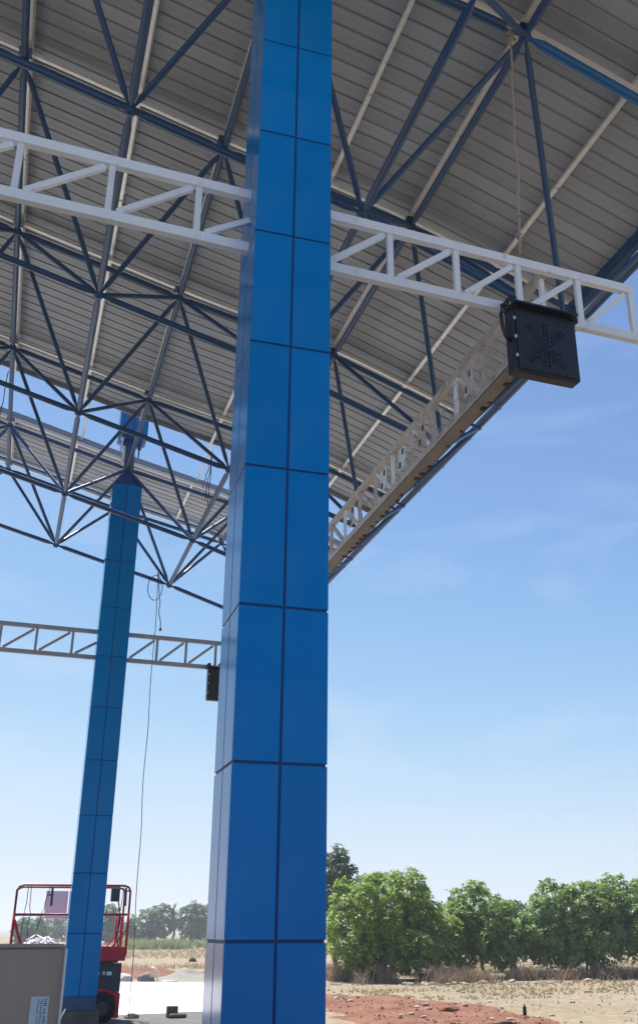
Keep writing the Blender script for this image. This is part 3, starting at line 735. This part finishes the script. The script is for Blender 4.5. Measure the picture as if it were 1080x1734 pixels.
# ------------------------------------------------------------------ small things on the ground
def lump(name, c, d, m, seed, lab, cat, group=None, flat=0.25):
    bm = bmesh.new(); bmesh.ops.create_icosphere(bm, subdivisions=3, radius=1)
    for v in bm.verts:
        k = 1 + .28 * noise.noise(v.co * 1.4 + Vector((seed, 0, 0))) + .10 * noise.noise(v.co * 4 + Vector((seed, 3, 0)))
        v.co = Vector((v.co.x * d[0] / 2 * k, v.co.y * d[1] / 2 * k, max(v.co.z, -flat) * d[2] / 2 * k + flat * d[2] / 2))
    me = bpy.data.meshes.new(name); bm.to_mesh(me); bm.free(); me.materials.append(m)
    me.polygons.foreach_set('use_smooth', [True] * len(me.polygons))
    return tag(put(name, me, None, Matrix.Translation(c)), lab, cat, group)
lump('sack', (5.45, 44.2, .0), (.75, .5, .58), M['sack'], 3, 'bulging grey sack lying at the far end of the white slab', 'sack')
lump('sack', (4.62, 44.3, .0), (.62, .5, .55), M['wsack'], 9, 'crumpled white sack beside the grey sack', 'sack')
single('plastic_sheet', MB().tube([(5.85, 43.9, .02), (5.9, 43.9, .35), (5.75, 43.95, .52), (5.6, 44.0, .55)], .035, 6).tube([(5.9, 43.8, .02), (6.15, 43.7, .03), (6.6, 43.5, .04)], .06, 6), M['pvc'], 'white plastic wrap trailing off the grey sack', 'plastic wrap', smooth=True)
blk = empty('concrete_block', (3.95, 26.6, .012), 'small grey concrete block at the edge of the white slab', 'block')
part('block_body', MB().box((3.95, 26.6, .135), (.26, .2, .25), None, .012), M['concrete'], blk)
part('broken_lump', MB().box((4.06, 26.42, .06), (.4, .22, .10), None, .03), M['concrete'], blk)
lump('debris', (3.02, 26.7, .01), (.34, .3, .2), M['sack'], 14, 'little heap of grey debris where the thin rope meets the ground', 'debris')
lump('debris', (11.6, 70.5, .0), (.5, .45, .4), M['rubber'], 21, 'black lump lying in the dry field between the columns', 'debris')
pg = MB().tube([(11.62, 23.3, .10), (11.62, 23.3, .27), (11.62, 23.3, .29), (11.62, 23.3, .34)], [.045, .045, .02, .02], 10)
single('bottle', pg, M['black'], 'small dark upright bottle on the edge of the red soil', 'bottle', smooth=True)
def clods(name, n, pick, s0, s1, m, label, seed):
    rn = random.Random(seed); mb = MB(); base = [Vector(v) for v in ((1, 0, -.3), (-.5, .87, -.3), (-.5, -.87, -.3), (.2, .1, .75), (.7, .6, .2), (-.7, .3, .25))]
    fc = [(0, 4, 1), (1, 5, 2), (2, 3, 0), (0, 3, 4), (1, 4, 5), (2, 5, 3), (3, 5, 4), (0, 1, 2)]
    for k in range(n):
        q = pick(rn)
        if q is None: continue
        s = s0 + (s1 - s0) * rn.random() ** 3; r3 = Matrix.Rotation(rn.uniform(0, 6.3), 3, 'Z')
        mb.add([r3 @ Vector((v.x * s * rn.uniform(.7, 1.4), v.y * s * rn.uniform(.7, 1.3), v.z * s)) + Vector(q) for v in base], fc)
    return tag(put(name, mb.mesh(name, m)), label, None, None, 'stuff')
def pk_red(rn):
    x, y = rn.uniform(7.9, 13.4), rn.uniform(20.5, 34.5); z = h_red(x, y)
    return (x, y, z) if z > .0 else None
def pk_tan(rn):
    x, y = rn.uniform(9, 26), rn.uniform(21, 42)
    if x < redge(y) + .1 or noise.noise(Vector((x * .35, y * .35, 4))) < -.15: return None
    return (x, y, 0)
clods('soil_clods', 1500, pk_red, .010, .06, M['soil'], 'loose clods of red earth', 3)
clods('pebbles', 4200, pk_tan, .012, .075, M['stone'], 'small pebbles strewn over the tan ground', 4)
# half-buried tyre
ty = MB(); 
ring = [(13.75 + .34 * math.cos(a), 44.6, .02 + .34 * math.sin(a)) for a in [math.pi * i / 16 for i in range(17)]]
ty.tube(ring, .085, 10)
single('tyre', ty, M['rubber'], 'half buried black tyre at the foot of the left dry brush', 'tyre', smooth=True)
# stones
stone_me = []
for s in range(6):
    bm = bmesh.new(); bmesh.ops.create_icosphere(bm, subdivisions=2, radius=1)
    for v in bm.verts: v.co = v.co * (1 + .35 * noise.noise(v.co * 1.3 + Vector((s * 7.7, 0, 0)))); v.co.z *= .6
    me = bpy.data.meshes.new('stone'); bm.to_mesh(me); bm.free(); me.materials.append(M['stone']); stone_me.append(me)
rnd = random.Random(11)
for k in range(90):
    if k < 34: x, y = rnd.uniform(14.5, 23), 0; y = 39.3 - (x - 14.5) * .12 + rnd.uniform(-1.2, 1.2); s = rnd.uniform(.05, .15)
    elif k < 70: x, y = rnd.uniform(12.6, 22), rnd.uniform(22, 38); s = rnd.uniform(.03, .09)
    else: x, y = rnd.uniform(8.5, 12), rnd.uniform(22, 32); s = rnd.uniform(.03, .09)
    z = max(h_red(x, y), 0) if x < 13.5 else 0
    o = put('stone', stone_me[k % 6], None, Matrix.Translation((x, y, z + s * .2)) @ Matrix.Rotation(rnd.uniform(0, 6), 4, 'Z') @ Matrix.Diagonal((s * rnd.uniform(.8, 1.6), s, s, 1)))
    tag(o, 'pale stone lying loose on the open ground before the trees', 'stone', 'pale stones scattered on the open ground')
lump('flat_rock', (10.7, 25.6, .06), (.55, .4, .2), M['soil'], 5, 'flat reddish slab of rock lying on the red soil', 'rock')

# ------------------------------------------------------------------ trees
def crown(blobs, n_leaf, sub, size, seed, flat=.5):
    """broad leaves in rosettes over many small lobes that stand out of the larger ones"""
    rn = random.Random(seed); vs = []; fs = []
    area = sum(b[3] * b[4] for b in blobs); lobes = []
    for (bx, by, bz, rx, rzz) in blobs:
        n = max(6, int(5.2 * rx * rzz / sub ** 2))
        for k in range(n):
            u = 1 - 2 * (k + .5) / n; a = k * 2.39996 + seed
            d = Vector((math.sqrt(1 - u * u) * math.cos(a), math.sqrt(1 - u * u) * math.sin(a), u)) + Vector((rn.uniform(-.3, .3), rn.uniform(-.3, .3), rn.uniform(-.3, .3)))
            d.normalize(); q = rn.uniform(.72, 1.04)
            c = Vector((bx + d.x * rx * q, by + d.y * rx * q, bz + d.z * rzz * q))
            if c.z < .38 + rn.uniform(0, .3): continue
            lobes.append((c, d, sub * rn.uniform(.55, 1.25)))
    per = max(3, int(n_leaf / max(1, len(lobes)) / 6))
    for c, d, r in lobes:
        for q in range(int(per * (r / sub) ** 1.4) + 1):
            e = Vector((rn.gauss(0, 1), rn.gauss(0, 1), rn.gauss(0, 1))).normalized()
            e = (e + d * .55 + Vector((0, 0, .25))).normalized()
            p0 = c + e * r * rn.uniform(.75, 1.12)
            axis = (e * .8 + Vector((0, 0, .5)) + Vector((rn.uniform(-.5, .5), rn.uniform(-.5, .5), rn.uniform(-.3, .5)))).normalized()
            u = axis.orthogonal().normalized(); v = axis.cross(u); ph = rn.uniform(0, 6.3)
            for l in range(6):
                a = ph + l * 1.047 + rn.uniform(-.3, .3); rad = u * math.cos(a) + v * math.sin(a)
                ld = (rad + axis * rn.uniform(-.25, flat)).normalized(); sd = ld.cross(axis).normalized()
                sd = (sd + axis * rn.uniform(-.35, .35)).normalized(); L_ = size * rn.uniform(.7, 1.25); w_ = L_ * rn.uniform(.24, .33)
                p = p0 + rad * .02; i0 = len(vs)
                vs += [p, p + ld * L_ * .55 + sd * w_, p + ld * L_ - axis * L_ * .12, p + ld * L_ * .55 - sd * w_]; fs.append((i0, i0 + 1, i0 + 2, i0 + 3))
    return vs, fs
def limb(mb, a, b, r0, r1, rn, n=6):
    pts = []; a, b = Vector(a), Vector(b); L_ = (b - a).length
    for i in range(n + 1):
        t = i / n; p = a.lerp(b, t) + Vector((rn.uniform(-1, 1), rn.uniform(-1, 1), 0)) * .05 * L_ * math.sin(math.pi * t); pts.append(p)
    mb.tube(pts, [r0 + (r1 - r0) * i / n for i in range(n + 1)], 7)
def tree(x, y, blobs, n_clump, per, size, seed, m, label, stems=1, r=.10, fork=.7, group='green trees along the edge of the field', name='broadleaf_tree', spread=.36, up=.5):
    t = empty(name, (x, y, 0), label, 'tree', group)
    rn = random.Random(seed + 100); mb = MB()
    for s in range(stems):
        bx, by = x + (rn.uniform(-.3, .3) if stems > 1 else 0), y + (rn.uniform(-.3, .3) if stems > 1 else 0)
        top = Vector((bx + rn.uniform(-.3, .3), by + rn.uniform(-.2, .2), fork))
        limb(mb, (bx, by, -.05), top, r, r * .75, rn)
        for b in blobs:
            limb(mb, top, (b[0] + rn.uniform(-.3, .3), b[1], b[2] + b[4] * .3), r * .6, r * .12, rn)
            for q in range(2): limb(mb, Vector(top).lerp(Vector((b[0], b[1], b[2])), .5), (b[0] + rn.uniform(-1, 1) * b[3] * .8, b[1] + rn.uniform(-1, 1) * b[3] * .8, b[2] + rn.uniform(-.3, .7) * b[4]), r * .3, r * .08, rn)
    part('trunk', mb, M['bark'], t, True)
    vs, fs = crown(blobs, n_clump * per, spread, size, seed, up)
    put('crown', mesh('crown', [Vector(v) - Vector((x, y, 0)) for v in vs], fs, m), t, Matrix.Translation((x, y, 0)))
    return t
GT = 'green trees along the edge of the field'
tree(15.0, 42.6, [(14.4, 42.4, 2.35, 1.75, 1.75), (15.6, 42.8, 2.45, 1.7, 1.65), (16.6, 42.2, 1.7, 1.35, 1.2), (13.7, 42.2, 1.65, 1.3, 1.2), (15.2, 41.8, 1.35, 1.5, 1.0), (16.4, 41.8, 1.15, 1.1, .8)], 2300, 13, .175, 1, M['leaf_yellow'], 'large yellow green bushy tree right beside the foreground column', 2, .12, .6)
tree(19.9, 43.4, [(19.5, 43.2, 2.35, 1.35, 1.2), (20.6, 43.4, 1.95, 1.2, 1.0), (18.6, 43.2, 1.75, 1.1, .95), (19.8, 42.6, 1.5, 1.2, .8), (18.7, 43.0, 1.2, 1.0, .7), (20.9, 43.2, 1.35, 1.0, .8)], 1650, 13, .175, 2, M['leaf'], 'rounded mid green tree with one thin trunk, second from the foreground column', 1, .09, .9)
tree(24.3, 42.4, [(23.5, 42.2, 2.35, 1.55, 1.35), (24.9, 42.6, 2.45, 1.6, 1.35), (22.4, 42.4, 1.8, 1.2, 1.0), (24.2, 41.6, 1.4, 1.5, .85), (22.6, 42.0, 1.3, 1.1, .8)], 2050, 13, .175, 3, M['leaf'], 'wide green tree with several thin stems, third from the foreground column', 4, .07, .7)
tree(27.6, 42.8, [(26.8, 42.6, 2.6, 1.6, 1.45), (28.3, 43.0, 2.6, 1.7, 1.5), (27.0, 42.0, 1.6, 1.5, .9), (29.3, 42.6, 2.0, 1.3, 1.1)], 2050, 13, .175, 4, M['leaf'], 'green tree at the right edge of the picture', 3, .07, .7)
tree(18.3, 47.5, [(18.1, 47.4, 1.9, 1.4, 1.2), (19.0, 47.8, 1.5, 1.2, .9)], 620, 12, .22, 5, M['leaf_dark'], 'low dark tree in the gap behind the first and second green trees', 1, .09, .6)
tree(24.0, 49.0, [(23.4, 48.9, 1.9, 1.5, 1.05), (25.0, 49.2, 1.9, 1.4, 1.0)], 620, 12, .22, 6, M['leaf_dark'], 'low dark tree in the gap behind the second and third green trees', 1, .09, .6)
tree(16.2, 53.5, [(16.1, 53.4, 4.1, .85, 1.55), (16.9, 53.6, 3.8, .7, 1.2), (15.5, 53.5, 3.3, .9, 1.2), (16.2, 53.5, 5.1, .45, .8)], 420, 11, .22, 7, M['leaf_dark'], 'taller grey green slender tree peeping above the yellow green tree', 1, .12, 2.0, GT, 'slender_tree', .26, .9)
# distant trees beyond the field, seen between the columns
GD = 'distant trees beyond the dry field'
tree(19.3, 150, [(18.0, 150, 2.4, 2.2, 1.6), (20.0, 150.5, 3.0, 2.0, 1.7), (16.6, 150, 1.6, 1.5, 1.1)], 330, 9, .55, 21, M['leaf_far'], 'broad dome shaped distant tree right of the hanging rope', 1, .2, 1, GD, 'broadleaf_tree', .6)
tree(24.6, 150, [(24.2, 150, 3.0, 1.7, 2.2), (26.0, 150.6, 2.9, 1.8, 2.0), (27.8, 151, 2.6, 1.7, 1.8)], 380, 9, .55, 22, M['leaf_far'], 'tall ragged distant tree against the foreground column', 1, .2, 1, GD, 'broadleaf_tree', .6)
tree(13.2, 156, [(13.0, 156, 2.8, 1.6, 1.9), (14.2, 156, 2.0, 1.4, 1.3)], 260, 9, .55, 24, M['leaf_far'], 'distant tree seen through the lift railing right of the far column', 1, .2, 1, GD, 'broadleaf_tree', .6)
tree(2.6, 150, [(1.9, 150, 1.7, 1.3, 1.3), (3.3, 150.4, 1.7, 1.4, 1.3)], 260, 9, .55, 25, M['leaf_far'], 'distant round tree seen through the left end of the lift railing', 1, .2, .8, GD, 'broadleaf_tree', .6)
for k, (x, y_, s, lab) in enumerate(((-6, 175, 1.0, 'low distant tree at the left edge above the carton'), (8.0, 190, 1.1, 'low distant tree just left of the far column'), (32.5, 170, 1.4, 'distant tree hidden partly by the foreground column'))):
    tree(x, y_, [(x - 1.5 * s, y_, 1.7 * s, 2.0 * s, 1.3 * s), (x + 1.2 * s, y_ + .5, 1.9 * s, 2.0 * s, 1.5 * s)], 240, 9, .6, 30 + k, M['leaf_far'], lab, 1, .2, 1, GD, 'broadleaf_tree', .7)
# spiky palm between the two larger distant trees
pt = empty('palm_tree', (21.6, 148, 0), 'spiky palm standing between the two larger distant trees', 'tree', GD)
mb = MB(); limb(mb, (21.6, 148, 0), (21.3, 148, 4.3), .2, .14, random.Random(2)); part('trunk', mb, M['bark'], pt, True)
vs = []; fs = []; rnd = random.Random(8)
for k in range(30):
    a = k * 2.4; el = rnd.uniform(-.5, 1.35); d = Vector((math.cos(a) * math.cos(el), math.sin(a) * math.cos(el), math.sin(el))); sd = d.cross(Vector((0, 0, 1))).normalized()
    p = Vector((21.3, 148, 4.3)); L_ = rnd.uniform(1.3, 2.0)
    for s in range(5):
        q = p + d * L_ / 5 + Vector((0, 0, -.05 * s)); wv = .16 * (1 - s / 6); i0 = len(vs)
        vs += [p - sd * wv, p + sd * wv, q + sd * wv * .8, q - sd * wv * .8]; fs.append((i0, i0 + 1, i0 + 2, i0 + 3)); p = q
put('crown', mesh('crown', [v - Vector((21.6, 148, 0)) for v in vs], fs, M['leaf_far']), pt, Matrix.Translation((21.6, 148, 0)))

# ------------------------------------------------------------------ dry brush and grass
def blades(spots, m, name, label, n_b, h0, h1, wd, lean, seed):
    rn = random.Random(seed); vs = []; fs = []
    for (x, y, s) in spots:
        for q in range(n_b):
            a = rn.uniform(0, 6.283); h = rn.uniform(h0, h1) * s; l = rn.uniform(.1, lean) * h
            bx, by = x + rn.uniform(-.15, .15) * s, y + rn.uniform(-.15, .15) * s; dx, dy = math.cos(a), math.sin(a); pw = wd * rn.uniform(.6, 1.4)
            i0 = len(vs); sx, sy = -dy * pw, dx * pw
            if rn.random() < .5: sx, sy = pw, 0
            vs += [(bx - sx, by - sy, -.02), (bx + sx, by + sy, -.02), (bx + dx * l * .4 + sx * .8, by + dy * l * .4 + sy * .8, h * .6), (bx + dx * l * .4 - sx * .8, by + dy * l * .4 - sy * .8, h * .6), (bx + dx * l, by + dy * l, h)]
            fs += [(i0, i0 + 1, i0 + 2, i0 + 3), (i0 + 3, i0 + 2, i0 + 4)]
    return tag(put(name, mesh(name, vs, fs, m)), label, None, None, 'stuff')
rnd = random.Random(3); sp = []
for k in range(3000):
    x = rnd.uniform(12.6, 31); d = 40.6 - (x - 13) * .06 + rnd.gauss(0, .8) + (2.2 if x < 15.5 else 0) * rnd.random()
    if noise.noise(Vector((x * .55, d * .5, 1))) < -.02: continue
    sp.append((x, d, rnd.uniform(.45, 1.0) * (1.5 if x < 16.3 else 1)))
blades(sp, M['brush'], 'dry_brush', 'tangle of dry brown brush under the green trees', 9, .15, .75, .010, 1.6, 4)
sp = []
for k in range(9000):
    x = rnd.uniform(11, 40); y = rnd.uniform(30, 62)
    if x < redge(y) + .3: continue
    if noise.noise(Vector((x * .25, y * .25, 5))) < -.05: continue
    sp.append((x, y, rnd.uniform(.12, .38)))
for k in range(5200):
    y = 58 + 110 * rnd.random() ** 1.3; x = rnd.uniform(-.06 * y - 4, .26 * y)
    if noise.noise(Vector((x * .09, y * .05, 2))) < -.15: continue
    sp.append((x, y, rnd.uniform(.4, 1.1)))
blades(sp, M['grass'], 'dry_grass', 'thin dry straw coloured grass over the open ground', 6, .12, .42, .012, 1.1, 6)
sp = []
for k in range(420):
    y = rnd.uniform(112, 140); x = .108 * y + rnd.uniform(-1.5, 6.5) + (0 if rnd.random() < .8 else 6); sp.append((x, y, rnd.uniform(.7, 1.5)))
blades(sp, M['weeds'], 'green_weeds', 'low strip of green weeds in front of the distant trees', 10, .3, .8, .05, .8, 9)

# ------------------------------------------------------------------ haze in the air
hz = bpy.data.materials.new('pale_haze'); hz.use_nodes = True
t = hz.node_tree; t.nodes.clear(); o_ = t.nodes.new('ShaderNodeOutputMaterial'); v_ = t.nodes.new('ShaderNodeVolumePrincipled')
v_.inputs['Color'].default_value = (0.86, 0.92, 1.0, 1); v_.inputs['Density'].default_value = 0.0012; v_.inputs['Anisotropy'].default_value = 0.2
t.links.new(v_.outputs[0], o_.inputs['Volume'])
tag(put('haze', MB().box((0, 0, 8.5), (11000, 11000, 19)).mesh('haze', hz)), 'thin pale haze over the open fields', None, None, 'stuff')
